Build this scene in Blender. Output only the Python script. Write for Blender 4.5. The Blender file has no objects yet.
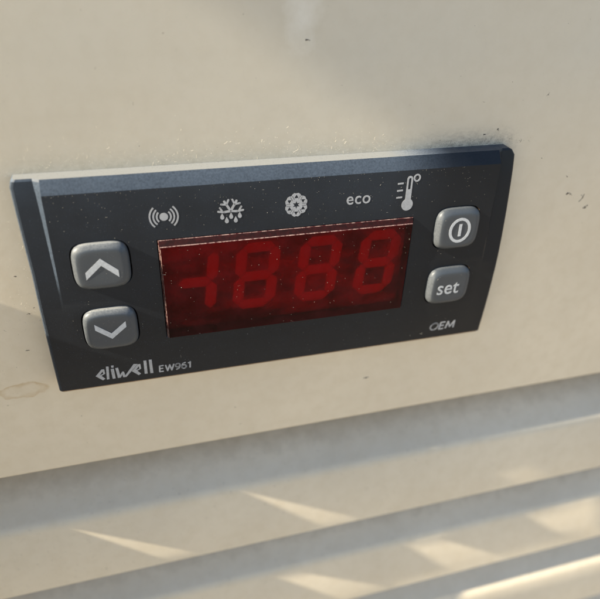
import bpy, bmesh, math, random
from mathutils import Matrix, Vector
from math import radians, sin, cos, pi

MM = 0.001
C = bpy.context.scene.collection
random.seed(7)

# ------------------------------------------------------------------ camera
cam_d = bpy.data.cameras.new("camera")
cam = bpy.data.objects.new("camera", cam_d); C.objects.link(cam)
right = Vector((0.96191, -0.27110, 0.03520))
up = Vector((0.11883, 0.53059, 0.83926))
back = Vector((-0.24620, -0.80311, 0.54259))
M = Matrix((right, up, back)).transposed().to_4x4()
M.translation = Vector((15.6264, -87.3472, 32.0750)) * MM
cam.matrix_world = M
cam_d.sensor_width = 36.0
cam_d.sensor_fit = 'HORIZONTAL'
cam_d.lens = 602.55 / 600 * 36.0
cam_d.shift_y = 0.0026
cam_d.clip_start = 0.002
cam_d.clip_end = 200.0
cam_d.dof.use_dof = True
cam_d.dof.focus_distance = 0.0965
cam_d.dof.aperture_fstop = 21.0
bpy.context.scene.camera = cam

# ------------------------------------------------------------------ light
GR = 0.09
# light travels (1, .12, -.65): it rakes along the sheet metal from the upper left
TR = Vector((1.0, GR, -0.65)).normalized()
L = -TR
el = math.asin(L.z); az = math.atan2(L.x, L.y)
w = bpy.data.worlds.new("World"); bpy.context.scene.world = w; w.use_nodes = True
nt = w.node_tree
sky = nt.nodes.new('ShaderNodeTexSky'); sky.sky_type = 'NISHITA'
sky.sun_disc = False; sky.sun_elevation = el; sky.sun_rotation = az
sky.air_density = 1.0; sky.dust_density = 0.8; sky.ozone_density = 1.5
bg = nt.nodes['Background']; bg.inputs['Strength'].default_value = 0.10
nt.links.new(sky.outputs[0], bg.inputs[0])
sd = bpy.data.lights.new("sun", 'SUN'); sd.energy = 5.0; sd.angle = radians(0.5); sd.color = (1.0, 0.90, 0.72)
so = bpy.data.objects.new("sun", sd); C.objects.link(so)
so.rotation_euler = TR.to_track_quat('-Z', 'Y').to_euler()
so.location = (-1, -1, 1)

sc = bpy.context.scene
sc.view_settings.view_transform = 'Standard'; sc.view_settings.look = 'None'
sc.view_settings.gamma = 1.0; sc.view_settings.exposure = 1.33

# ------------------------------------------------------------------ helpers
def tag(o, label=None, cat=None, group=None, kind=None):
    if label: o['label'] = label
    if cat: o['category'] = cat
    if group: o['group'] = group
    if kind: o['kind'] = kind
    return o

def empty(name, loc=(0, 0, 0)):
    o = bpy.data.objects.new(name, None); o.empty_display_size = 0.01
    o.location = Vector(loc) * MM; C.objects.link(o); return o

def link(name, me, mat, parent=None):
    o = bpy.data.objects.new(name, me); C.objects.link(o)
    if mat is not None:
        for m in (mat if isinstance(mat, (list, tuple)) else [mat]): me.materials.append(m)
    if parent is not None:
        o.parent = parent
        o.matrix_parent_inverse = Matrix.Translation(-absloc(parent))
    return o

def absloc(o):
    return o.location.copy() if o.parent is None else Vector((0, 0, 0)) 

def mesh(name, V, F, mat, parent=None, smooth=None, mi=None):
    me = bpy.data.meshes.new(name)
    me.from_pydata([(x * MM, y * MM, z * MM) for x, y, z in V], [], F)
    if mi:
        for p, i in zip(me.polygons, mi): p.material_index = i
    bm = bmesh.new(); bm.from_mesh(me); bmesh.ops.recalc_face_normals(bm, faces=bm.faces); bm.to_mesh(me); bm.free()
    if smooth is not None:
        me.shade_smooth(); me.set_sharp_from_angle(angle=radians(smooth))
    me.update()
    return link(name, me, mat, parent)

def N(nt, t, **kw):
    n = nt.nodes.new(t)
    for k, v in kw.items():
        if hasattr(n, k): setattr(n, k, v)
        else: n.inputs[k].default_value = v
    return n

class Mat:
    """small wrapper: object coordinates in millimetres"""
    def __init__(s, name):
        s.m = bpy.data.materials.new(name); s.m.use_nodes = True
        s.t = s.m.node_tree; s.b = s.t.nodes['Principled BSDF']
        tc = s.t.nodes.new('ShaderNodeTexCoord')
        mp = s.t.nodes.new('ShaderNodeMapping'); mp.inputs['Scale'].default_value = (1000, 1000, 1000)
        s.t.links.new(tc.outputs['Object'], mp.inputs['Vector']); s.co = mp.outputs[0]
    def l(s, a, b): s.t.links.new(a, b)
    def scaled(s, sc, loc=(0, 0, 0), rot=(0, 0, 0)):
        mp = s.t.nodes.new('ShaderNodeMapping')
        mp.inputs['Scale'].default_value = sc; mp.inputs['Location'].default_value = loc; mp.inputs['Rotation'].default_value = rot
        s.l(s.co, mp.inputs['Vector']); return mp.outputs[0]
    def noise(s, scale, detail=3, rough=.55, co=None, dist=0):
        n = s.t.nodes.new('ShaderNodeTexNoise'); n.inputs['Scale'].default_value = scale
        n.inputs['Detail'].default_value = detail; n.inputs['Roughness'].default_value = rough
        n.inputs['Distortion'].default_value = dist
        s.l(co or s.co, n.inputs['Vector']); return n.outputs['Fac']
    def ramp(s, f, *st):
        r = s.t.nodes.new('ShaderNodeValToRGB'); e = r.color_ramp.elements
        while len(e) < len(st): e.new(.5)
        for el_, (p, c) in zip(e, st):
            el_.position = p; el_.color = (c, c, c, 1) if isinstance(c, (int, float)) else (*c, 1)
        s.l(f, r.inputs[0]); return r.outputs[0]
    def mix(s, f, a, b, blend='MIX'):
        n = s.t.nodes.new('ShaderNodeMix'); n.data_type = 'RGBA'; n.blend_type = blend
        for v, i in ((f, 0), (a, 6), (b, 7)):
            if isinstance(v, (int, float)): n.inputs[i].default_value = v if i == 0 else (v, v, v, 1)
            elif isinstance(v, tuple): n.inputs[i].default_value = (*v, 1)
            else: s.l(v, n.inputs[i])
        return n.outputs[2]
    def math(s, op, a, b=None, c=None, clamp=False):
        n = s.t.nodes.new('ShaderNodeMath'); n.operation = op; n.use_clamp = clamp
        for i, v in enumerate((a, b, c)):
            if v is None: continue
            if isinstance(v, (int, float)): n.inputs[i].default_value = v
            else: s.l(v, n.inputs[i])
        return n.outputs[0]
    def xyz(s):
        n = s.t.nodes.new('ShaderNodeSeparateXYZ'); s.l(s.co, n.inputs[0]); return n.outputs
    def set(s, **kw):
        for k, v in kw.items():
            k = k.replace('_', ' ')
            i = s.b.inputs[k]
            if isinstance(v, (int, float)): i.default_value = v
            elif isinstance(v, tuple): i.default_value = (*v, 1) if len(v) == 3 else v
            else: s.l(v, i)
        return s
    def bump(s, h, dist, strength=1.0):
        n = s.t.nodes.new('ShaderNodeBump'); n.inputs['Distance'].default_value = dist * MM
        n.inputs['Strength'].default_value = strength
        s.l(h, n.inputs['Height']); s.l(n.outputs[0], s.b.inputs['Normal']); return s

# ------------------------------------------------------------------ materials
def paint_mat(name, base, stains):
    m = Mat(name)
    n1 = m.noise(.035, 3, .5)
    n2 = m.noise(.35, 5, .65)
    col = m.mix(m.ramp(n1, (.3, 0.0), (.7, 1.0)), tuple(c * .93 for c in base), tuple(c * 1.04 for c in base))
    col = m.mix(m.ramp(n2, (.42, 0.0), (.75, .35)), col, (base[0] * .80, base[1] * .76, base[2] * .68))
    # fine grey-brown grime
    n3 = m.noise(1.6, 4, .7, m.scaled((1, 1, .8)))
    col = m.mix(m.ramp(n3, (.62, 0.0), (.80, .45)), col, (.33, .29, .23))
    X = m.xyz()
    if stains:
        gd = m.ramp(m.math('DIVIDE', m.math('ADD', X[2], 30), 50), (.2, 0.0), (.9, 1.0))  # greyer towards the top, painted in for the sky's reflection
        col = m.mix(m.math('MULTIPLY', gd, m.ramp(n1, (.2, .30), (.8, .60))), col, (.44, .44, .40))
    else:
        # shade below the lips painted in at each shelf back; random dirt spots
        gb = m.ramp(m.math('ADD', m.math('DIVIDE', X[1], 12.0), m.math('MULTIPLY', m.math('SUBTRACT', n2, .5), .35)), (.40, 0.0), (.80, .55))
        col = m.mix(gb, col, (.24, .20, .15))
        sp = m.ramp(m.noise(.9, 5, .75), (.60, 0.0), (.72, .55))
        col = m.mix(sp, col, (.36, .31, .24))
    if stains:
        wob = m.noise(.35, 2)
        # dried ring stain low on the left
        dx = m.math('DIVIDE', m.math('ADD', X[0], 6.3), 4.2)
        dz = m.math('DIVIDE', m.math('ADD', X[2], 38.3), 1.75)
        d = m.math('SQRT', m.math('ADD', m.math('MULTIPLY', dx, dx), m.math('MULTIPLY', dz, dz)))
        d = m.math('ADD', d, m.math('MULTIPLY', m.math('SUBTRACT', wob, .5), 1.1))
        ring = m.ramp(d, (.55, 0.14), (.88, .62), (1.12, 0.0))
        ring = m.math('MULTIPLY', ring, m.ramp(m.noise(.45, 3, .6), (.35, .35), (.65, 1.0)))
        col = m.mix(ring, col, (.42, .28, .12))
        # pale smear above
        dx = m.math('DIVIDE', m.math('SUBTRACT', X[0], 41.0), 3.2)
        dz = m.math('DIVIDE', m.math('SUBTRACT', X[2], 20.5), 6.0)
        d = m.math('SQRT', m.math('ADD', m.math('MULTIPLY', dx, dx), m.math('MULTIPLY', dz, dz)))
        d = m.math('ADD', d, m.math('MULTIPLY', m.math('SUBTRACT', n2, .5), 1.5))
        sm = m.ramp(d, (.0, .55), (1.0, 0.0))
        col = m.mix(sm, col, (.72, .70, .64))
        # settled dirt on the sheet just above the housing and close round it
        gx = m.math('MULTIPLY', m.math('SUBTRACT', X[2], 0.2), .30)
        near = m.ramp(gx, (0.0, 1.0), (1.0, 0.0))
        dn = m.noise(1.3, 6, .75, m.scaled((.7, 1, 1.2)))
        inx = m.ramp(m.math('DIVIDE', m.math('ADD', X[0], 20), 120), (.15, 0.0), (.18, 1.0), (.81, 1.0), (.84, 0.0))
        abv = m.math('GREATER_THAN', X[2], -1.0)
        f = m.math('MULTIPLY', m.math('MULTIPLY', near, inx), m.math('MULTIPLY', m.ramp(dn, (.42, 0.0), (.62, 1.0)), abv))
        # dark grime towards the right end, pale dust elsewhere
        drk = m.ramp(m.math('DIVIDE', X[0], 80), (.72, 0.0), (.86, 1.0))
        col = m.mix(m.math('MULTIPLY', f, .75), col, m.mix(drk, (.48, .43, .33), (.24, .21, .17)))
        # thin dark line hugging the housing's foot
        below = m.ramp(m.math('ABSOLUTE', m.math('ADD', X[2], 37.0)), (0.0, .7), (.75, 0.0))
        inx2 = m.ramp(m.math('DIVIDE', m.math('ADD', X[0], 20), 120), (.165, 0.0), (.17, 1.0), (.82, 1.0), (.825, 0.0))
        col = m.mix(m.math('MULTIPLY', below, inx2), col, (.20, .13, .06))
    m.set(Base_Color=col, Roughness=m.ramp(m.noise(.5, 4, .6), (.3, .30), (.7, .46)))
    m.b.inputs['Specular IOR Level'].default_value = .5
    h = m.math('ADD', m.math('MULTIPLY', m.noise(.9, 2, .5), .6), m.math('MULTIPLY', m.noise(4.0, 3, .6), .10))
    h = m.math('ADD', h, m.math('MULTIPLY', m.noise(.05, 1), 9.0))
    m.bump(h, .011, .7)
    return m.m

CREAM = (.648, .570, .440)
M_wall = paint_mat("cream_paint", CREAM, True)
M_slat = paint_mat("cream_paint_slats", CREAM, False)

def plastic(name, base, rough, dust=.5, dustcol=(.24, .31, .41)):
    m = Mat(name)
    geo = m.t.nodes.new('ShaderNodeNewGeometry')
    sep = m.t.nodes.new('ShaderNodeSeparateXYZ'); m.l(geo.outputs['Normal'], sep.inputs[0])
    upf = m.ramp(sep.outputs[2], (.30, 0.0), (.98, 1.0))
    fine = m.noise(3.2, 4, .7)
    spk = m.ramp(m.noise(9.0, 2, .5), (.66, 0.0), (.74, 1.0))
    film = m.math('MULTIPLY', m.ramp(m.noise(.25, 4, .6), (.3, .2), (.7, 1.0)), .015 * dust)
    zg = m.ramp(m.math('DIVIDE', m.xyz()[2], -30), (.05, .050), (.75, 0.0))  # film painted paler towards the top, for the grazing light there
    film = m.math('ADD', film, m.math('MULTIPLY', zg, m.ramp(m.noise(.12, 3), (.3, .5), (.7, 1.0))))
    f = m.math('ADD', film, m.math('MULTIPLY', spk, .22 * dust))
    # dust that has settled on whatever faces up
    f = m.math('ADD', f, m.math('MULTIPLY', upf, m.math('ADD', .02, m.math('MULTIPLY', m.ramp(fine, (.3, .35), (.6, 1.0)), .42))))
    shade_right = m.ramp(m.math('DIVIDE', m.xyz()[0], 80), (.70, 1.0), (.83, .12))     # shade painted in: the pale dust drops off towards the right end
    top = m.math('MULTIPLY', m.ramp(sep.outputs[2], (.90, 0.0), (.97, 1.0)), shade_right)
    f = m.math('MULTIPLY', f, shade_right)
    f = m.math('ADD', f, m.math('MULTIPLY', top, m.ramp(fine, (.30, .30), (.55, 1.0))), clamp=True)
    # dusty left-facing arris, with the sun it catches painted into its colour
    sx_ = m.math('MULTIPLY', sep.outputs[0], -1.0)
    f = m.math('ADD', f, m.math('MULTIPLY', m.ramp(sx_, (.38, 0.0), (.6, .19)), m.ramp(fine, (.3, .3), (.55, 1.0))), clamp=True)
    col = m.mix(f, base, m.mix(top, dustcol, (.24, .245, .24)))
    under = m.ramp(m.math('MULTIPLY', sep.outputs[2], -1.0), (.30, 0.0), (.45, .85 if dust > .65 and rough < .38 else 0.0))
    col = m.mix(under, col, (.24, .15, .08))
    m.set(Base_Color=col, Roughness=m.ramp(m.noise(.8, 4, .65), (.3, rough - .07), (.7, rough + .10)))
    h = m.math('ADD', m.math('MULTIPLY', m.noise(6.0, 2, .5), .5), spk)
    m.bump(h, .012, .5)
    return m.m

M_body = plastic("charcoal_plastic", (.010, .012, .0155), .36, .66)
M_body.node_tree.nodes["Principled BSDF"].inputs["Specular IOR Level"].default_value = .17
M_btn = plastic("grey_rubber", (.042, .050, .060), .40, .7, (.36, .37, .37))
M_btn.node_tree.nodes['Principled BSDF'].inputs['Specular IOR Level'].default_value = .38
M_gap = Mat("black_gap").set(Base_Color=(.004, .004, .004), Roughness=.8).m

m = Mat("printed_ink")
m.set(Base_Color=m.mix(m.ramp(m.noise(3.0, 4, .7), (.35, 0.0), (.75, 1.0)), (.36, .37, .39), (.26, .265, .275)), Roughness=.55)
M_ink = m.m
m = Mat("pale_button_ink")
m.set(Base_Color=m.mix(m.ramp(m.noise(2.5, 4, .7), (.35, 0.0), (.75, 1.0)), (.50, .52, .54), (.36, .37, .38)), Roughness=.5)
M_ink2 = m.m

# red filter: light really passes it, so what is behind shows dimly
m = Mat("red_filter")
nt2 = m.t; nt2.nodes.remove(m.b)
tr = nt2.nodes.new('ShaderNodeBsdfTransparent'); tr.inputs[0].default_value = (.66, .011, .044, 1)
df = nt2.nodes.new('ShaderNodeBsdfDiffuse')
gl = nt2.nodes.new('ShaderNodeBsdfGlossy')
m.l(m.ramp(m.noise(.7, 4, .6), (.35, .06), (.7, .16)), gl.inputs['Roughness'])
fr = nt2.nodes.new('ShaderNodeFresnel'); fr.inputs[0].default_value = 1.17
spk = m.ramp(m.noise(7.0, 2, .5), (.70, 0.0), (.76, .55))
film = m.math('MULTIPLY', m.ramp(m.noise(.35, 5, .65), (.35, .2), (.7, 1.0)), .10)
df.inputs[0].default_value = (.20, .030, .040, 1)
rf = nt2.nodes.new('ShaderNodeBsdfRefraction'); rf.inputs['Color'].default_value = (.66, .011, .044, 1)
rf.inputs['IOR'].default_value = 1.10; rf.inputs['Roughness'].default_value = .95
bl = nt2.nodes.new('ShaderNodeMixShader'); bl.inputs[0].default_value = .65
m.l(tr.outputs[0], bl.inputs[1]); m.l(rf.outputs[0], bl.inputs[2])
ds = nt2.nodes.new('ShaderNodeMixShader'); m.l(m.math('ADD', spk, film, clamp=True), ds.inputs[0]); m.l(bl.outputs[0], ds.inputs[1]); m.l(df.outputs[0], ds.inputs[2])
ms = nt2.nodes.new('ShaderNodeMixShader'); m.l(fr.outputs[0], ms.inputs[0]); m.l(ds.outputs[0], ms.inputs[1]); m.l(gl.outputs[0], ms.inputs[2])
out = [n for n in nt2.nodes if n.type == 'OUTPUT_MATERIAL'][0]
m.l(ms.outputs[0], out.inputs[0]); M_filter = m.m

m = Mat("worn_filter_edge")
wr = m.ramp(m.noise(1.2, 5, .75), (.42, 0.0), (.60, 1.0))
m.set(Base_Color=m.mix(wr, (.05, .006, .006), (.36, .24, .21)), Roughness=.45); M_edge = m.m
m = Mat("filter_side"); m.set(Base_Color=m.mix(m.ramp(m.noise(1.5, 4), (.4, 0.0), (.7, 1.0)), (.012, .001, .001), (.03, .003, .003)), Roughness=.7, Specular_IOR_Level=.2); M_side = m.m
m = Mat("led_block"); m.set(Base_Color=m.mix(m.ramp(m.noise(.16, 3, .6, m.scaled((.7, 1, 1.6))), (.38, 0.0), (.60, 1.0)), (.035, .035, .035), m.mix(m.ramp(m.noise(2.6, 3, .7), (.42, 0.0), (.58, 1.0)), (.14, .14, .14), (.25, .235, .225))), Roughness=.6); M_led = m.m
m = Mat("led_segment"); m.set(Base_Color=(.36, .335, .32), Roughness=.5); M_seg = m.m
m = Mat("pale_dust"); m.set(Base_Color=m.mix(m.noise(2.0, 1), (.50, .48, .42), (.38, .35, .29)), Roughness=.9); M_dust = m.m
m = Mat("dark_grime"); m.set(Base_Color=(.07, .06, .05), Roughness=.9); M_grime = m.m

# ------------------------------------------------------------------ cream sheet metal with louvres
def panel():
    root = empty('louvred_panel', (0, 0, -58.4))
    tag(root, 'cream painted sheet metal panel with horizontal louvres, dusty, holding the black controller', 'panel')
    X0, X1 = -260, 460
    # flat sheet with a small-radius folded lip; real opening not needed, the housing covers its cut-out
    prof = [(0, 150)]
    zl = -58.4
    for k in range(7):
        a = k / 6 * pi / 2
        prof.append((.7 - .7 * cos(a), zl + .7 - .7 * sin(a)))
    prof += [(16, zl), (16, zl + 1.2), (1.2, zl + 1.2), (1.2, 150)]
    extr('panel_sheet', prof, X0, X1, M_wall, root, 25, n=2)
    # pressed louvres: sloping shelf, soft nose, face leaning out to a crisp folded lip
    tops = [-75.2, -109.3, -143.4, -177.5, -211.6, -245.7]
    for zt in tops:
        zb = zt - 16.9
        prof = []
        # shelf from the back up to the nose
        prof.append((17, zt + 14.6)); prof.append((9, zt + 8.1))
        # nose: smooth blend
        P0 = (1.9, zt + 1.65); P1 = (.65, zt + .7); P2 = (.42, zt - 1.1)
        for k in range(11):
            t = k / 10
            prof.append(tuple((1 - t) ** 2 * a + 2 * t * (1 - t) * b + t * t * c for a, b, c in zip(P0, P1, P2)))
        for k in range(6):
            a = k / 5 * pi / 2
            prof.append((-1.7 + .5 - .5 * cos(a) , zb + .5 - .5 * sin(a)))
        prof += [(17, zb + .0)]
        prof += [(17, zb + 1.2), (-.3, zb + 1.2), (1.7, zt - 2), (17, zt + 13.2)]
        if zt == -143.4: prof = [(y - 1.2, z) for y, z in prof]     # this one is shifted outwards so the sun catches its nose
        extr('louvre', prof, X0, X1, M_slat, root, 35)
    # back of the louvre well
    mesh('back_sheet', [(X0, 17.6, -57), (X1, 17.6, -57), (X1, 17.6, -270), (X0, 17.6, -270), (X0, 18.6, -57), (X1, 18.6, -57), (X1, 18.6, -270), (X0, 18.6, -270)],
         [(0, 1, 2, 3), (4, 5, 6, 7), (0, 1, 5, 4), (3, 2, 6, 7), (0, 3, 7, 4), (1, 2, 6, 5)], M_slat, root)

def extr(name, prof, x0, x1, mat, parent, ang, n=1):
    k = len(prof); V = []; F = []
    xs = [x0 + (x1 - x0) * i / n for i in range(n + 1)]
    for x in xs: V += [(x, y, z) for y, z in prof]
    for i in range(n):
        for j in range(k):
            a = i * k + j; b = i * k + (j + 1) % k
            F.append((a, b, b + k, a + k))
    F.append(tuple(range(k))); F.append(tuple(range(n * k, n * k + k)))
    return mesh(name, V, F, mat, parent, ang)
panel()

# ------------------------------------------------------------------ controller
def interp(tb, z):
    if z >= tb[0][0]: return tb[0][1]
    for (a, va), (b, vb) in zip(tb, tb[1:]):
        if z >= b:
            t = (a - z) / (a - b); return va + (vb - va) * t
    return tb[-1][1]
def smoothtb(pts, lo, hi, step=1.0):
    # Catmull-Rom through the points, resampled
    zs = []; out = []
    P = [(2 * pts[0][0] - pts[1][0], 2 * pts[0][1] - pts[1][1])] + pts + [(2 * pts[-1][0] - pts[-2][0], 2 * pts[-1][1] - pts[-2][1])]
    for i in range(1, len(P) - 2):
        for k in range(8):
            t = k / 8; r = []
            for c in (0, 1):
                a, b, cc, d = P[i - 1][c], P[i][c], P[i + 1][c], P[i + 2][c]
                r.append(.5 * (2 * b + (cc - a) * t + (2 * a - 5 * b + 4 * cc - d) * t * t + (3 * b - a - 3 * cc + d) * t ** 3))
            out.append(tuple(r))
    out.append(pts[-1]); return out
WING = smoothtb([(0, -2.1), (-.8, -2.3), (-3.9, -2.9), (-8, -3.45), (-11.5, -3.85), (-16.6, -4.28), (-22, -4.48), (-30, -4.30), (-37, -3.85)], 0, 0)
CENT = smoothtb([(-1.9, -3.95), (-8, -4.20), (-16, -4.42), (-22, -4.53), (-30, -4.34), (-37, -3.88)], 0, 0)
def yw(z): return interp(WING, z)
def yc(z):
    return min(interp(CENT, z), yw(z) - .03)
def face_y(z): return yc(z)
W_, H_ = 78.6, 37.0

dev = empty('digital_controller', (0, 0, -37))
tag(dev, 'charcoal plastic controller with red display and four grey buttons, set in cream panel', 'controller')

def housing():
    zs = [0, -.45]
    z = -1.9
    rows = [('w', 0.0), ('w', -.30), ('c0', -1.1), ('c', -1.9)]
    z = -2.6
    while z > -36.4: rows.append(('c', z)); z -= .9
    rows += [('c', -36.5), ('c', -36.98)]
    V = []; F = []; n = None
    grid = []
    for kind, z in rows:
        d = max(0.0, yw(z) - yc(z))
        d0 = 1.75
        w_ = .25 + .70 * min(1, d / d0)
        cut = 1.15 if z == 0 else (.55 if z == -.30 else 0)   # small corner chamfers at the top
        if z <= -36.9: cut = .25
        cutL = cut * .45
        xi, xo = 3.5, 3.5 - w_
        base = yw(z)
        if kind == 'c': cy = yc(z)
        elif kind == 'c0': cy = -3.42
        else: cy = base
        if kind == 'w': cy = -2.72 - (.12 if z < 0 else 0)
        if z <= -36.9: base += .36; cy += .36
        rim = .30
        lx = -.55 * max(0.0, 1 + z / 14) ; cutL += lx
        row = [(cutL, 0, z), (cutL, base + rim + .12, z), (cutL + .18, base + .15, z), (cutL + .48, base, z), (xo, base, z), (xi, cy, z)]
        row += [(xi + (W_ - 2 * xi) * k / 6, cy, z) for k in range(1, 6)]
        row += [(W_ - xi, cy, z), (W_ - xo, base, z), (W_ - cut - .32, base, z), (W_ - cut - .10, base + .09, z), (W_ - cut, base + rim, z), (W_ - cut, 0, z)]
        # top edge: slightly eased
        if z == 0: row = [(x, y + (.10 if y < -.2 else 0), z) for x, y, z in row]
        grid.append(row)
    # bottom lip rows running back to the sheet (a narrow brownish line in the light)
    last = grid[-1]
    grid.append([(x, 0 if abs(y) < 1e-6 else y + .35, -37.0) for x, y, z in last])
    nn = len(grid[0])
    for r in grid: V += r
    for i in range(len(grid) - 1):
        for j in range(nn - 1):
            a = i * nn + j; F.append((a, a + 1, a + nn + 1, a + nn))
    # top cap, bottom cap, back
    b0 = len(V)
    F.append(tuple(range(nn)))
    F.append(tuple(range((len(grid) - 1) * nn, len(grid) * nn)))
    lft = [i * nn for i in range(len(grid))]; rgt = [i * nn + nn - 1 for i in range(len(grid))]
    F.append(tuple(lft + rgt[::-1]))
    me = bpy.data.meshes.new('housing'); me.from_pydata([(x * MM, y * MM, z * MM) for x, y, z in V], [], F)
    bm = bmesh.new(); bm.from_mesh(me); bmesh.ops.remove_doubles(bm, verts=bm.verts, dist=1e-6)
    bmesh.ops.recalc_face_normals(bm, faces=bm.faces); bm.to_mesh(me); bm.free()
    o = bpy.data.objects.new('housing', me); C.objects.link(o)
    # sockets for keys and window
    cut = []
    for (cx, cz) in KEYS: cut.append(outline(cx, cz, KW / 2 + .22, KH / 2 + .22))
    cut.append([(18.25, -9.95), (60.35, -9.95), (60.35, -27.95), (18.25, -27.95)])
    CV = []; CF = []
    for ol in cut:
        b = len(CV); k = len(ol)
        CV += [(x * MM, -9 * MM, z * MM) for x, z in ol] + [(x * MM, -1.2 * MM, z * MM) for x, z in ol]
        CF.append(tuple(range(b, b + k))); CF.append(tuple(range(b + k, b + 2 * k)))
        for i in range(k): j = (i + 1) % k; CF.append((b + i, b + j, b + k + j, b + k + i))
    cm = bpy.data.meshes.new('cut'); cm.from_pydata(CV, [], CF)
    bm = bmesh.new(); bm.from_mesh(cm); bmesh.ops.recalc_face_normals(bm, faces=bm.faces); bm.to_mesh(cm); bm.free()
    co = bpy.data.objects.new('cut', cm); C.objects.link(co)
    md = o.modifiers.new('b', 'BOOLEAN'); md.operation = 'DIFFERENCE'; md.object = co; md.solver = 'EXACT'
    dg = bpy.context.evaluated_depsgraph_get(); me2 = bpy.data.meshes.new_from_object(o.evaluated_get(dg))
    bpy.data.objects.remove(o); bpy.data.objects.remove(co)
    me2.name = 'housing'; me2.materials.clear()
    me2.shade_smooth(); me2.set_sharp_from_angle(angle=radians(14))
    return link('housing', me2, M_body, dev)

def outline(cx, cz, a, b, n=64, e=4.0):
    r = []
    for k in range(n):
        t = 2 * pi * k / n; c, s = cos(t), sin(t)
        r.append((cx + a * math.copysign(abs(c) ** (2 / e), c), cz + b * math.copysign(abs(s) ** (2 / e), s)))
    return r
KW, KH = 8.2, 7.5
KEYS = [(9.95, -13.15), (9.85, -24.45), (68.65, -12.75), (68.95, -24.15)]
hs = housing()

def key(cx, cz):
    b = face_y(cz)
    rings = [(0, 2.2), (0, -.30), (.05, -.52), (.20, -.74), (.40, -.94), (.58, -1.09), (.74, -1.17), (.95, -1.21), (1.3, -1.22), (2.2, -1.20), (3.2, -1.17)]
    V = []; F = []; n = 64
    for ins, y in rings:
        for x, z in outline(cx, cz, KW / 2 - ins, KH / 2 - ins, n, 4.0 - .2 * min(ins, 2)):
            # the key follows the housing's curve
            V.append((x, y + b if y > 0 else b + y + (face_y(z) - b), z))
    for i in range(len(rings) - 1):
        for k in range(n):
            j = (k + 1) % n; F.append((i * n + k, i * n + j, (i + 1) * n + j, (i + 1) * n + k))
    F.append(tuple(range((len(rings) - 1) * n, len(rings) * n)))
    F.append(tuple(range(n)))
    return mesh('button', V, F, M_btn, dev, 50)

# flat printing: closed loops (x, z) filled by the even-odd rule, wrapped on the front
def printed(name, shapes, yf, mat, parent, thick=.03):
    """shapes: list of lists of loops; each inner list is one filled shape with holes"""
    V = []; F = []
    for loops in shapes:
        cu = bpy.data.curves.new('c', 'CURVE'); cu.dimensions = '2D'; cu.fill_mode = 'BOTH'
        for lp in loops:
            sp = cu.splines.new('POLY'); sp.points.add(len(lp) - 1); sp.use_cyclic_u = True
            for q, (x, z) in zip(sp.points, lp): q.co = (x, z, 0, 1)
        o = bpy.data.objects.new('c', cu); C.objects.link(o)
        dg = bpy.context.evaluated_depsgraph_get(); me = bpy.data.meshes.new_from_object(o.evaluated_get(dg))
        b = len(V); V += [(v.co.x, yf(v.co.y), v.co.y) for v in me.vertices]
        F += [tuple(b + i for i in p.vertices) for p in me.polygons]
        bpy.data.objects.remove(o); bpy.data.curves.remove(cu); bpy.data.meshes.remove(me)
    return solidify(name, V, F, thick, mat, parent)

def solidify(name, V, F, thick, mat, parent):
    k = len(V)
    edges = {}
    for f in F:
        for a, b in zip(f, f[1:] + f[:1]):
            edges[(a, b)] = edges.get((a, b), 0) + 1
    V2 = V + [(x, y + thick, z) for x, y, z in V]
    F2 = list(F) + [tuple(i + k for i in reversed(f)) for f in F]
    for (a, b) in edges:
        if (b, a) not in edges: F2.append((b, a, a + k, b + k))
    return mesh(name, V2, F2, mat, parent)

def text(name, s, x, z, h, yf, mat, parent, shear=0.0, sx=1.0, space=1.0, bold=0.0):
    cu = bpy.data.curves.new('t', 'FONT'); cu.body = s; cu.size = 1.0; cu.space_character = space; cu.offset = bold
    cu.resolution_u = 6
    o = bpy.data.objects.new('t', cu); C.objects.link(o)
    dg = bpy.context.evaluated_depsgraph_get(); me = bpy.data.meshes.new_from_object(o.evaluated_get(dg))
    V = [(x + (v.co.x * sx + v.co.y * shear) * h, z + v.co.y * h) for v in me.vertices]
    F = [tuple(p.vertices) for p in me.polygons]
    bpy.data.objects.remove(o); bpy.data.curves.remove(cu); bpy.data.meshes.remove(me)
    return solidify(name, [(a, yf(b), b) for a, b in V], F, .03, mat, parent)

def onface(z): return face_y(z) - .035
def onkey(cx, cz): return lambda z: face_y(z) - 1.245

def stroke(p, q, w0, w1=None):
    w1 = w0 if w1 is None else w1
    d = Vector((q[0] - p[0], q[1] - p[1])); d.normalize(); nx, nz = -d.y, d.x
    return [[(p[0] + nx * w0 / 2, p[1] + nz * w0 / 2), (q[0] + nx * w1 / 2, q[1] + nz * w1 / 2), (q[0] - nx * w1 / 2, q[1] - nz * w1 / 2), (p[0] - nx * w0 / 2, p[1] - nz * w0 / 2)]]
def disc(cx, cz, r, rz=None, n=28):
    rz = rz or r
    return [(cx + r * cos(2 * pi * k / n), cz + rz * sin(2 * pi * k / n)) for k in range(n)]
def arc(cx, cz, r, w, a0, a1, kz=1.0, n=14):
    o = [(cx + (r + w / 2) * cos(radians(a0 + (a1 - a0) * k / n)), cz + kz * (r + w / 2) * sin(radians(a0 + (a1 - a0) * k / n))) for k in range(n + 1)]
    i = [(cx + (r - w / 2) * cos(radians(a0 + (a1 - a0) * k / n)), cz + kz * (r - w / 2) * sin(radians(a0 + (a1 - a0) * k / n))) for k in range(n + 1)]
    return [o + i[::-1]]

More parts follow.
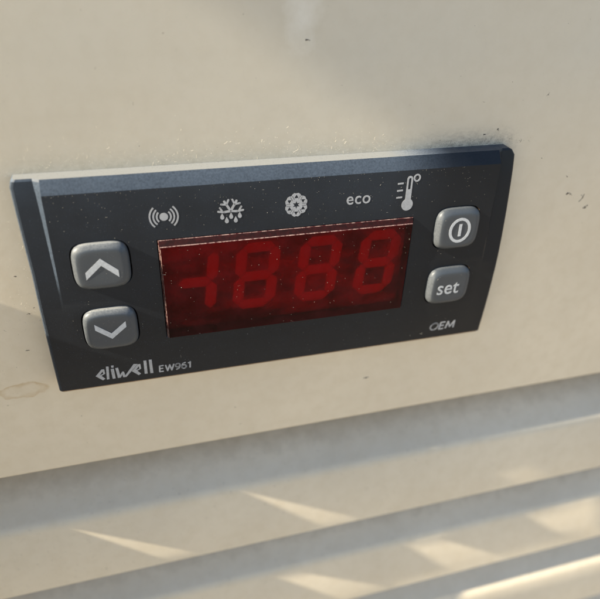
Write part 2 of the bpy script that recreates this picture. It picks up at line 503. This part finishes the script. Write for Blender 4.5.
# keys and their symbols
k1, k2, k3, k4 = [key(*c) for c in KEYS]
k1['label'] = 'grey button with a pale upward chevron, upper left of the controller'
k2['label'] = 'grey button with a pale downward chevron, lower left of the controller'
k3['label'] = 'grey button with a pale ring round a short bar, upper right of the controller'
k4['label'] = 'grey button lettered set, lower right of the controller'
def chev(cx, cz, s):
    a, h, t = 2.35, 2.15 * s, 1.18 * s
    return [[(cx - a, cz - h / 2), (cx, cz + h / 2), (cx + a, cz - h / 2), (cx + a, cz - h / 2 - t), (cx, cz + h / 2 - t), (cx - a, cz - h / 2 - t)]]
printed('chevron_symbol', [chev(9.92, -12.55, 1)], onkey(*KEYS[0]), M_ink2, k1)
printed('chevron_symbol', [chev(9.85, -24.85, -.92)], onkey(*KEYS[1]), M_ink2, k2)
printed('power_symbol', [[disc(68.75, -12.75, 2.05, 2.3, 40), disc(68.75, -12.75, 1.55, 1.8, 40)]] + [stroke((68.78, -13.85), (68.78, -11.6), .52)], onkey(*KEYS[2]), M_ink2, k3)
text('set_lettering', 'set', 66.35, -25.45, 4.05, onkey(*KEYS[3]), M_ink2, k4, shear=.03, sx=.88, space=1.03, bold=.004)

# status icons
S = []
S.append([disc(19.65, -6.33, .62)])
for r in (1.03, 1.52, 2.05):
    hw = 45 if r < 1.2 else (48 if r < 1.8 else 47)
    S.append(arc(19.65, -6.33, r, .24, -hw, hw)); S.append(arc(19.65, -6.33, r, .24, 180 - hw, 180 + hw))
o = printed('alarm_icon', S, onface, M_ink, dev)
cx, cz = 29.6, -6.28
S = []
def st(p, q, w=.34):
    S.append(stroke(p, q, w)); S.append([disc(q[0], q[1], w / 2, n=10)]); S.append([disc(p[0], p[1], w / 2, n=10)])
for sg in (-1, 1):
    st((cx, cz), (cx + sg * .92, cz + 1.55), .36)
    st((cx + sg * .62, cz + 1.05), (cx + sg * .30, cz + 1.78), .28)
    st((cx + sg * .62, cz + 1.05), (cx + sg * 1.42, cz + 1.15), .28)
    st((cx, cz), (cx + sg * 1.0, cz - .12), .34); st((cx + sg * 1.0, cz - .12), (cx + sg * 1.90, cz + .02), .30)
    st((cx + sg * 1.25, cz - .05), (cx + sg * 1.62, cz + .58), .28)
S2 = S
for (dx, dz) in ((28.28, -7.13), (28.95, -7.78), (29.64, -7.11), (30.33, -7.78), (30.97, -7.1)):
    S2.append([[(dx, dz + .58), (dx + .24, dz + .12)] + [(dx + .30 * cos(radians(a)), dz - .10 + .34 * sin(radians(a))) for a in range(0, -181, -20)] + [(dx - .24, dz + .12)]])
printed('defrost_icon', S2, onface, M_ink, dev)
cx, cz, R = 39.88, -6.18, 2.05
outl = []
for k in range(36):
    a = 2 * pi * k / 36 + pi / 2
    rr = R * (.93 + .05 * cos(6 * (a - pi / 2))) * (1.0 if k % 3 else .93)
    outl.append((cx + .95 * rr * cos(a), cz + rr * sin(a)))
loops = [outl]
for k in range(6):
    a = pi / 2 + k * pi / 3; c0 = (cx + 1.30 * cos(a) * .97, cz + 1.30 * sin(a)); s_ = .40
    ori = pi / 2 if k % 2 == 0 else -pi / 2
    loops.append([(c0[0] + s_ * cos(ori + j * 2 * pi / 3), c0[1] + s_ * sin(ori + j * 2 * pi / 3)) for j in range(3)])
    b_ = a + pi / 6
    p0 = (cx + .92 * cos(b_), cz + .92 * sin(b_)); p1 = (cx + 1.62 * cos(b_), cz + 1.62 * sin(b_))
    for off in (-.17, .17):
        ox, oz = -sin(b_) * off, cos(b_) * off
        loops.append(stroke((p0[0] + ox, p0[1] + oz), (p1[0] + ox, p1[1] + oz), .075)[0])
star = []
for k in range(12):
    a = pi / 2 + k * pi / 6; rr = .66 if k % 2 == 0 else .30
    star.append((cx + rr * cos(a), cz + rr * sin(a)))
loops.append(star)
printed('snowflake_icon', [loops], onface, M_ink, dev)
text('eco_lettering', 'eco', 48.10, -6.85, 2.85, onface, M_ink, dev, sx=.95, space=1.08, bold=.008)
S = []
tx, tz = 58.86, -7.72
S.append([disc(tx - .05, tz, 1.0, 1.05, 30)])
S.append([[(tx - .52, tz + .5), (tx - .52, -3.35)] + [(tx - .02 + .5 * cos(radians(a)), -3.35 + .5 * sin(radians(a))) for a in range(180, -1, -20)] + [(tx + .48, tz + .5)],
          [(tx - .24, -5.1), (tx + .20, -5.1), (tx + .20, -3.42), (tx + .10, -3.2), (tx - .14, -3.2), (tx - .24, -3.42)]])
for zz in (-4.02, -5.2, -6.38): S.append(stroke((56.75, zz - .02), (57.75, zz + .02), .26))
S.append([disc(60.05, -3.25, .62, .66), disc(60.05, -3.25, .36, .40)])
printed('thermometer_icon', S, onface, M_ink, dev)
GL = {
 'O': (.92, [[(.46 + .40 * cos(2 * pi * k / 20), .5 + .44 * sin(2 * pi * k / 20)) for k in range(21)]]),
 'E': (.66, [[(.56, .94), (.10, .94), (.10, .06), (.56, .06)], [(.10, .52), (.50, .52)]]),
 'M': (1.0, [[(.08, .04), (.16, .94), (.50, .22), (.84, .94), (.92, .04)]]),
 'W': (1.08, [[(.06, .96), (.30, .06), (.54, .90), (.78, .06), (1.02, .96)]]),
 '9': (.68, [[(.34 + .25 * cos(2 * pi * k / 16), .67 + .27 * sin(2 * pi * k / 16)) for k in range(17)], [(.59, .67), (.57, .42), (.45, .16), (.16, .05)]]),
 '6': (.68, [[(.34 + .25 * cos(2 * pi * k / 16), .33 + .27 * sin(2 * pi * k / 16)) for k in range(17)], [(.09, .33), (.11, .58), (.23, .84), (.52, .95)]]),
 '1': (.50, [[(.08, .76), (.32, .94), (.32, .04)]])}
def lettering(name, s_, x, z, h, shear, sx, wt):
    S = []
    for ch in s_:
        adv, pl = GL[ch]
        for line in pl:
            P = [(x + (px * sx + (pz - .5) * shear) * h, z + pz * h) for px, pz in line]
            for p, q in zip(P, P[1:]): S.append(stroke(p, q, wt))
            for p in P[1:-1]: S.append([disc(p[0], p[1], wt / 2, n=10)])
        x += (adv + .05) * h * sx
    return printed(name, S, onface, M_ink, dev)
lettering('oem_lettering', 'OEM', 67.35, -34.72, 1.80, .12, 1.10, .30)
lettering('model_lettering', 'EW961', 16.40, -35.28, 1.50, .06, .98, .25)
# the maker's wordmark, drawn stroke by stroke
S = []
def quad(*p): S.append([list(p)])
def wordmark_e(ox, oz):
    S.append([[(6.1 + (x - 6.1) * .88 + ox, z + oz) for x, z in ((6.10, -34.15), (7.35, -32.82), (7.84, -32.84), (7.88, -33.86), (7.12, -34.22), (7.74, -34.98), (7.28, -35.28))],
              [(6.1 + (x - 6.1) * .88 + ox, z + oz) for x, z in ((6.86, -34.06), (7.50, -33.26), (7.53, -33.82))]])
wordmark_e(0, 0)
# l i
quad((7.98, -32.32), (8.40, -32.38), (8.18, -35.22), (7.76, -35.24)); quad((8.80, -33.0), (9.14, -33.02), (9.18, -35.24), (8.72, -35.24)); quad((8.80, -32.27), (9.20, -32.29), (9.16, -32.76), (8.80, -32.74))
quad((8.66, -33.0), (9.0, -33.0), (9.1, -35.2), (8.7, -35.2))
# w with the long upstroke
quad((9.40, -32.95), (9.85, -32.92), (10.02, -35.24), (9.56, -35.24)); quad((9.62, -35.24), (10.02, -35.24), (10.66, -34.1), (10.42, -33.9))
quad((10.38, -34.0), (10.66, -33.95), (10.86, -35.26), (10.40, -35.24)); quad((10.55, -35.26), (10.95, -35.26), (13.05, -32.74), (12.40, -32.62))
wordmark_e(5.85, 0)
# l l
quad((14.05, -32.17), (14.52, -32.20), (14.46, -35.20), (13.98, -35.18)); quad((14.92, -32.15), (15.40, -32.17), (15.42, -35.24), (14.92, -35.22))
printed('maker_logo', S, onface, M_ink, dev)

# display window: bevelled red filter, worn pale at its edges
def window():
    x0, x1, z0, z1 = 18.42, 60.20, -10.05, -27.85
    f0, f1, g0, g1 = 18.58, 60.02, -10.95, -27.74
    yo = lambda z: face_y(z) - .02
    yi = -4.98
    V = []; F = []; mi = []
    # side walls down into the socket, sloped top strip, thin worn arrises, then the flat filter
    def ring(x0, x1, z0, z1, y): 
        b = len(V); V.extend([(x0, y(z0), z0), (x1, y(z0), z0), (x1, y(z1), z1), (x0, y(z1), z1)]); return b
    e = .065
    R = [ring(x0, x1, z0, z1, lambda z: -2.4), ring(x0, x1, z0, z1, lambda z: yo(z)), ring(x0 + e, x1 - e, z0 - e, z1 + e, lambda z: yo(z) - .10),
         ring(f0, f1 , g0 + e, g1 , lambda z: yi + .12), ring(f0 + e, f1 - e, g0 - e * .6, g1 + e, lambda z: yi)]
    mats = [1, 2, 1, 2]
    for (a, b), mt in zip(zip(R, R[1:]), mats):
        for k in range(4):
            j = (k + 1) % 4; F.append((a + k, a + j, b + j, b + k)); mi.append(mt)
    fr_ = mesh('window_rim', V, F, [M_filter, M_side, M_edge], None, None, mi)
    fr_.parent = dev; fr_.matrix_parent_inverse = Matrix.Translation(-dev.location)
    # rough up the arrises a little
    b = R[4]
    pane = mesh('red_filter', [V[b], V[b + 1], V[b + 2], V[b + 3]], [(0, 1, 2, 3)], M_filter, dev)
    # module behind
    xs0, xs1, zs0, zs1 = 18.6, 60.0, -10.3, -27.6
    mesh('display_module', [(xs0, -2.6, zs0), (xs1, -2.6, zs0), (xs1, -2.6, zs1), (xs0, -2.6, zs1), (xs0, -1.6, zs0), (xs1, -1.6, zs0), (xs1, -1.6, zs1), (xs0, -1.6, zs1)],
         [(0, 1, 2, 3), (4, 5, 6, 7), (0, 1, 5, 4), (3, 2, 6, 7), (0, 3, 7, 4), (1, 2, 6, 5)], M_led, dev)
window()

# LED segments: seven bars per digit, leaning
def seg_digit(xl, w, zt, zb, segs):
    t = 1.85; g = .06; zm = (zt + zb) / 2; S = []
    sl = .10
    def P(x, z): return (x + sl * (z - zb), z)
    def hor(z):
        a, b = xl + t * .5 + g, xl + w - t * .5 - g
        S.append([[P(a, z), P(a + t / 2, z + t / 2), P(b - t / 2, z + t / 2), P(b, z), P(b - t / 2, z - t / 2), P(a + t / 2, z - t / 2)]])
    def ver(x, za, zb_):
        S.append([[P(x, za), P(x + t / 2, za - t / 2), P(x + t / 2, zb_ + t / 2), P(x, zb_), P(x - t / 2, zb_ + t / 2), P(x - t / 2, za - t / 2)]])
    if 'a' in segs: hor(zt - t / 2)
    if 'g' in segs: hor(zm)
    if 'd' in segs: hor(zb + t / 2)
    if 'f' in segs: ver(xl + t / 2, zt - t / 2 - g, zm + g)
    if 'b' in segs: ver(xl + w - t / 2, zt - t / 2 - g, zm + g)
    if 'e' in segs: ver(xl + t / 2, zm - g, zb + t / 2 + g)
    if 'c' in segs: ver(xl + w - t / 2, zm - g, zb + t / 2 + g)
    return S
ysg = lambda z: -2.68
for i, (xl, segs) in enumerate(((19.3, 'gbc'), (29.5, 'abcdefg'), (40.2, 'abcdefg'), (51.0, 'abcdefg'))):
    d = printed('unlit_digit', seg_digit(xl, 7.4, -12.75, -25.3, segs), ysg, M_seg, dev, .05)
    d['label'] = ['unlit minus and one segments at the left end of the display', 'unlit seven segment digit, second from the left', 'unlit seven segment digit, third from the left', 'unlit seven segment digit at the right end of the display'][i]

# ------------------------------------------------------------------ dust and grime (countless specks)
def specks(name, pts, mat, label, cat, fibre=.25):
    V = []; F = []
    for (x, y, z, r) in pts:
        b = len(V)
        if random.random() < fibre:
            a = random.uniform(0, pi); l = r * random.uniform(3, 7); w2 = r * .28
            dx, dz = cos(a) * l, sin(a) * l; bend = random.uniform(-.3, .3) * l
            px, pz = -sin(a), cos(a)
            P = [(x - dx, z - dz), (x + px * bend, z + pz * bend), (x + dx, z + dz)]
            for (qx, qz) in P:
                V += [(qx + px * w2, y, qz + pz * w2), (qx - px * w2, y, qz - pz * w2), (qx, y - w2 * 2.2, qz)]
            for i in (0, 3):
                for u, v in ((0, 2), (2, 1), (1, 0)): F.append((b + i + u, b + i + v, b + i + 3 + v, b + i + 3 + u))
            F += [(b, b + 1, b + 2), (b + 6, b + 7, b + 8)]
        else:
            k = 5; a0 = random.random() * 6
            V += [(x + r * random.uniform(.6, 1.3) * cos(a0 + 2 * pi * i / k), y, z + r * random.uniform(.6, 1.3) * sin(a0 + 2 * pi * i / k)) for i in range(k)]
            V.append((x, y - r * .9, z))
            F += [(b + i, b + (i + 1) % k, b + k) for i in range(k)] + [tuple(range(b, b + k))]
    o = mesh(name, V, F, mat); tag(o, label, cat, kind='stuff'); return o
pts = []
for _ in range(800):
    x = random.uniform(-2, 66); z = abs(random.gauss(0, 2.0)) + .1
    pts.append((x, 0, z, random.uniform(.014, .05)))
for _ in range(170):
    pts.append((random.uniform(-25, 60), 0, random.uniform(.5, 30), random.uniform(.015, .045)))
for _ in range(150):
    pts.append((-abs(random.gauss(0, 3)) - .3 , 0, random.uniform(-26, 2), random.uniform(.02, .05)))
specks('wall_dust', pts, M_dust, 'pale dust and lint clinging to the cream sheet above the controller', 'dust', .16)
pts = []
for _ in range(260):
    pts.append((random.gauss(72, 4.5), 0, abs(random.gauss(0, .6)) + .02, random.uniform(.015, .055)))
for (x, z, r) in ((92.4, -6.9, .18), (97.2, -11.4, .28), (93.8, -10.3, .35), (94.3, -10.5, .2), (98.6, -13.6, .33), (99.0, -13.2, .2), (97.0, -10.9, .18), (41.8, 16.9, .24), (75.8, 2.6, .25), (73.4, 1.9, .22), (57.2, -47.8, .25), (86, -3, .12), (84, 8, .12), (22, 18, .12), (-3, -16, .2), (-1.5, -22, .16), (-2.5, -23, .2), (-4, -30, .14), (2, -46, .1), (30, -50, .12), (78, -52, .1)):
    for _ in range(4): pts.append((x + random.gauss(0, r * .6), 0, z + random.gauss(0, r * .3), r * random.uniform(.3, .6)))
for _ in range(120): pts.append((random.uniform(-30, 120), 0, random.uniform(-57, 30), random.uniform(.02, .06)))
specks('wall_grime', pts, M_grime, 'dark grime specks on the cream sheet, thickest at the top right corner of the controller', 'grime', .1)
pts = []
for _ in range(620):
    x = random.uniform(4, 74); z = -2 - 34 * random.random() ** 1.8
    if any(abs(x - a) < 4.3 and abs(z - b) < 4.0 for a, b in KEYS): continue
    inside = 18.7 < x < 59.9 and -27.6 < z < -11.3
    if 18 < x < 60.4 and -28 < z < -9.8 and not inside: continue
    pts.append((x, -4.985 if inside else face_y(z) - .005, z, random.uniform(.012, .038) * (1.0 if random.random() < .93 else 1.7)))
for cx_, cz_ in KEYS:
    for _ in range(16):
        x, z = cx_ + random.uniform(-3, 3), cz_ + random.uniform(-2.6, 2.6)
        pts.append((x, face_y(z) - 1.2, z, random.uniform(.018, .045)))
for _ in range(160):
    t = random.random(); pts.append((random.uniform(3.5, 60), -1.9 - 1.95 * t - .02, -.5 - 1.35 * t, random.uniform(.02, .06)))
specks('controller_dust', pts, M_dust, 'fine pale dust specks scattered over the charcoal controller face and red window', 'dust', .03)

# ------------------------------------------------------------------ beyond the frame: what shades and lights the panel
# unseen slotted plate, added and cut so that sun patches land on the louvres
def shadow_mask():
    def G(x, y, z):            # where the sunbeam that reaches (x, y, z) crosses the plate
        q = x + 60.0; return (y - GR * q, z + .65 * q)
    outer = [(-.05, -130), (-.05, 14.5), (-10.9, 14.5), (-11.5, 20), (-12.4, 27), (-13.8, 36), (-15.0, 44), (-16.95, 53), (-24.0, 105), (-72, 105), (-72, -130)]
    holes = [[G(-5.5, .5, -75.7), G(20, -1.5, -90.5), G(12.5, -1.5, -90.3)],
             [G(31.3, .6, -75.5), G(60.3, -1.6, -91.6), G(50.5, -1.6, -91.5)],
             [G(97.7, -1.2, -88.3), G(111, -1.1, -87.9), G(110, -1.5, -90.3), G(104, -1.5, -90.5)],
             [G(41, .3, -111.8), G(48.8, .2, -112.5), G(71.6, -1.5, -124.9), G(58.4, -1.7, -125.9)],
             [G(77.2, .3, -111.4), G(88.7, .2, -112.6), G(106.9, -1.4, -123.8), G(90.1, -1.4, -124.2)],
             [G(115, .3, -111.4), G(137.4, .6, -109.3), G(141.1, -1.4, -123.8), G(126.2, -1, -121.1)],
             [G(100, -1, -146.5), G(100, .8, -141.5), G(170, .8, -141), G(170, -1, -147)]]
    cu = bpy.data.curves.new('c', 'CURVE'); cu.dimensions = '2D'; cu.fill_mode = 'BOTH'
    for lp in [outer] + holes:
        sp = cu.splines.new('POLY'); sp.points.add(len(lp) - 1); sp.use_cyclic_u = True
        for q, (y, z) in zip(sp.points, lp): q.co = (y, z, 0, 1)
    o = bpy.data.objects.new('c', cu); C.objects.link(o)
    dg = bpy.context.evaluated_depsgraph_get(); me = bpy.data.meshes.new_from_object(o.evaluated_get(dg))
    V = [(-60, v.co.x, v.co.y) for v in me.vertices]; F = [tuple(p.vertices) for p in me.polygons]
    bpy.data.objects.remove(o)
    k = len(V); ed = {}
    for f in F:
        for a, b in zip(f, f[1:] + f[:1]): ed[(a, b)] = 1
    V2 = V + [(x - .5, y, z) for x, y, z in V]
    F2 = F + [tuple(i + k for i in reversed(f)) for f in F] + [(b, a, a + k, b + k) for (a, b) in ed if (b, a) not in ed]
    g = mesh('slotted_shadow_mask', V2, F2, M_slat)
    tag(g, 'unseen slotted plate added beyond the left edge to shape the sun on the louvres', 'shadow_mask')
shadow_mask()
# unseen plate added further off, its edge shading the panel's upper right
def shade_plate():
    x = -700
    V = []; F = []
    prof = [(-4, 496.1), (-190, 496.1), (-190, 600), (-4, 600)]
    V = [(x, y, z) for y, z in prof] + [(x - 1.2, y, z) for y, z in prof] 
    F = [(0, 1, 2, 3), (7, 6, 5, 4)] + [(i, (i + 1) % 4, (i + 1) % 4 + 4, i + 4) for i in range(4)]
    g = mesh('unseen_shade_plate', V, F, M_slat)
    tag(g, 'unseen plate added up beyond the left edge to shade the upper right of the panel', 'shade_plate')
shade_plate()

m = Mat("concrete_ground"); m.set(Base_Color=m.mix(m.noise(.004, 5, .6), (.38, .32, .23), (.31, .255, .18)), Roughness=.9)
g = mesh('ground', [(-40000, -40000, -1200), (40000, -40000, -1200), (40000, 40000, -1200), (-40000, 40000, -1200)], [(0, 1, 2, 3)], m.m)
tag(g, kind='structure')
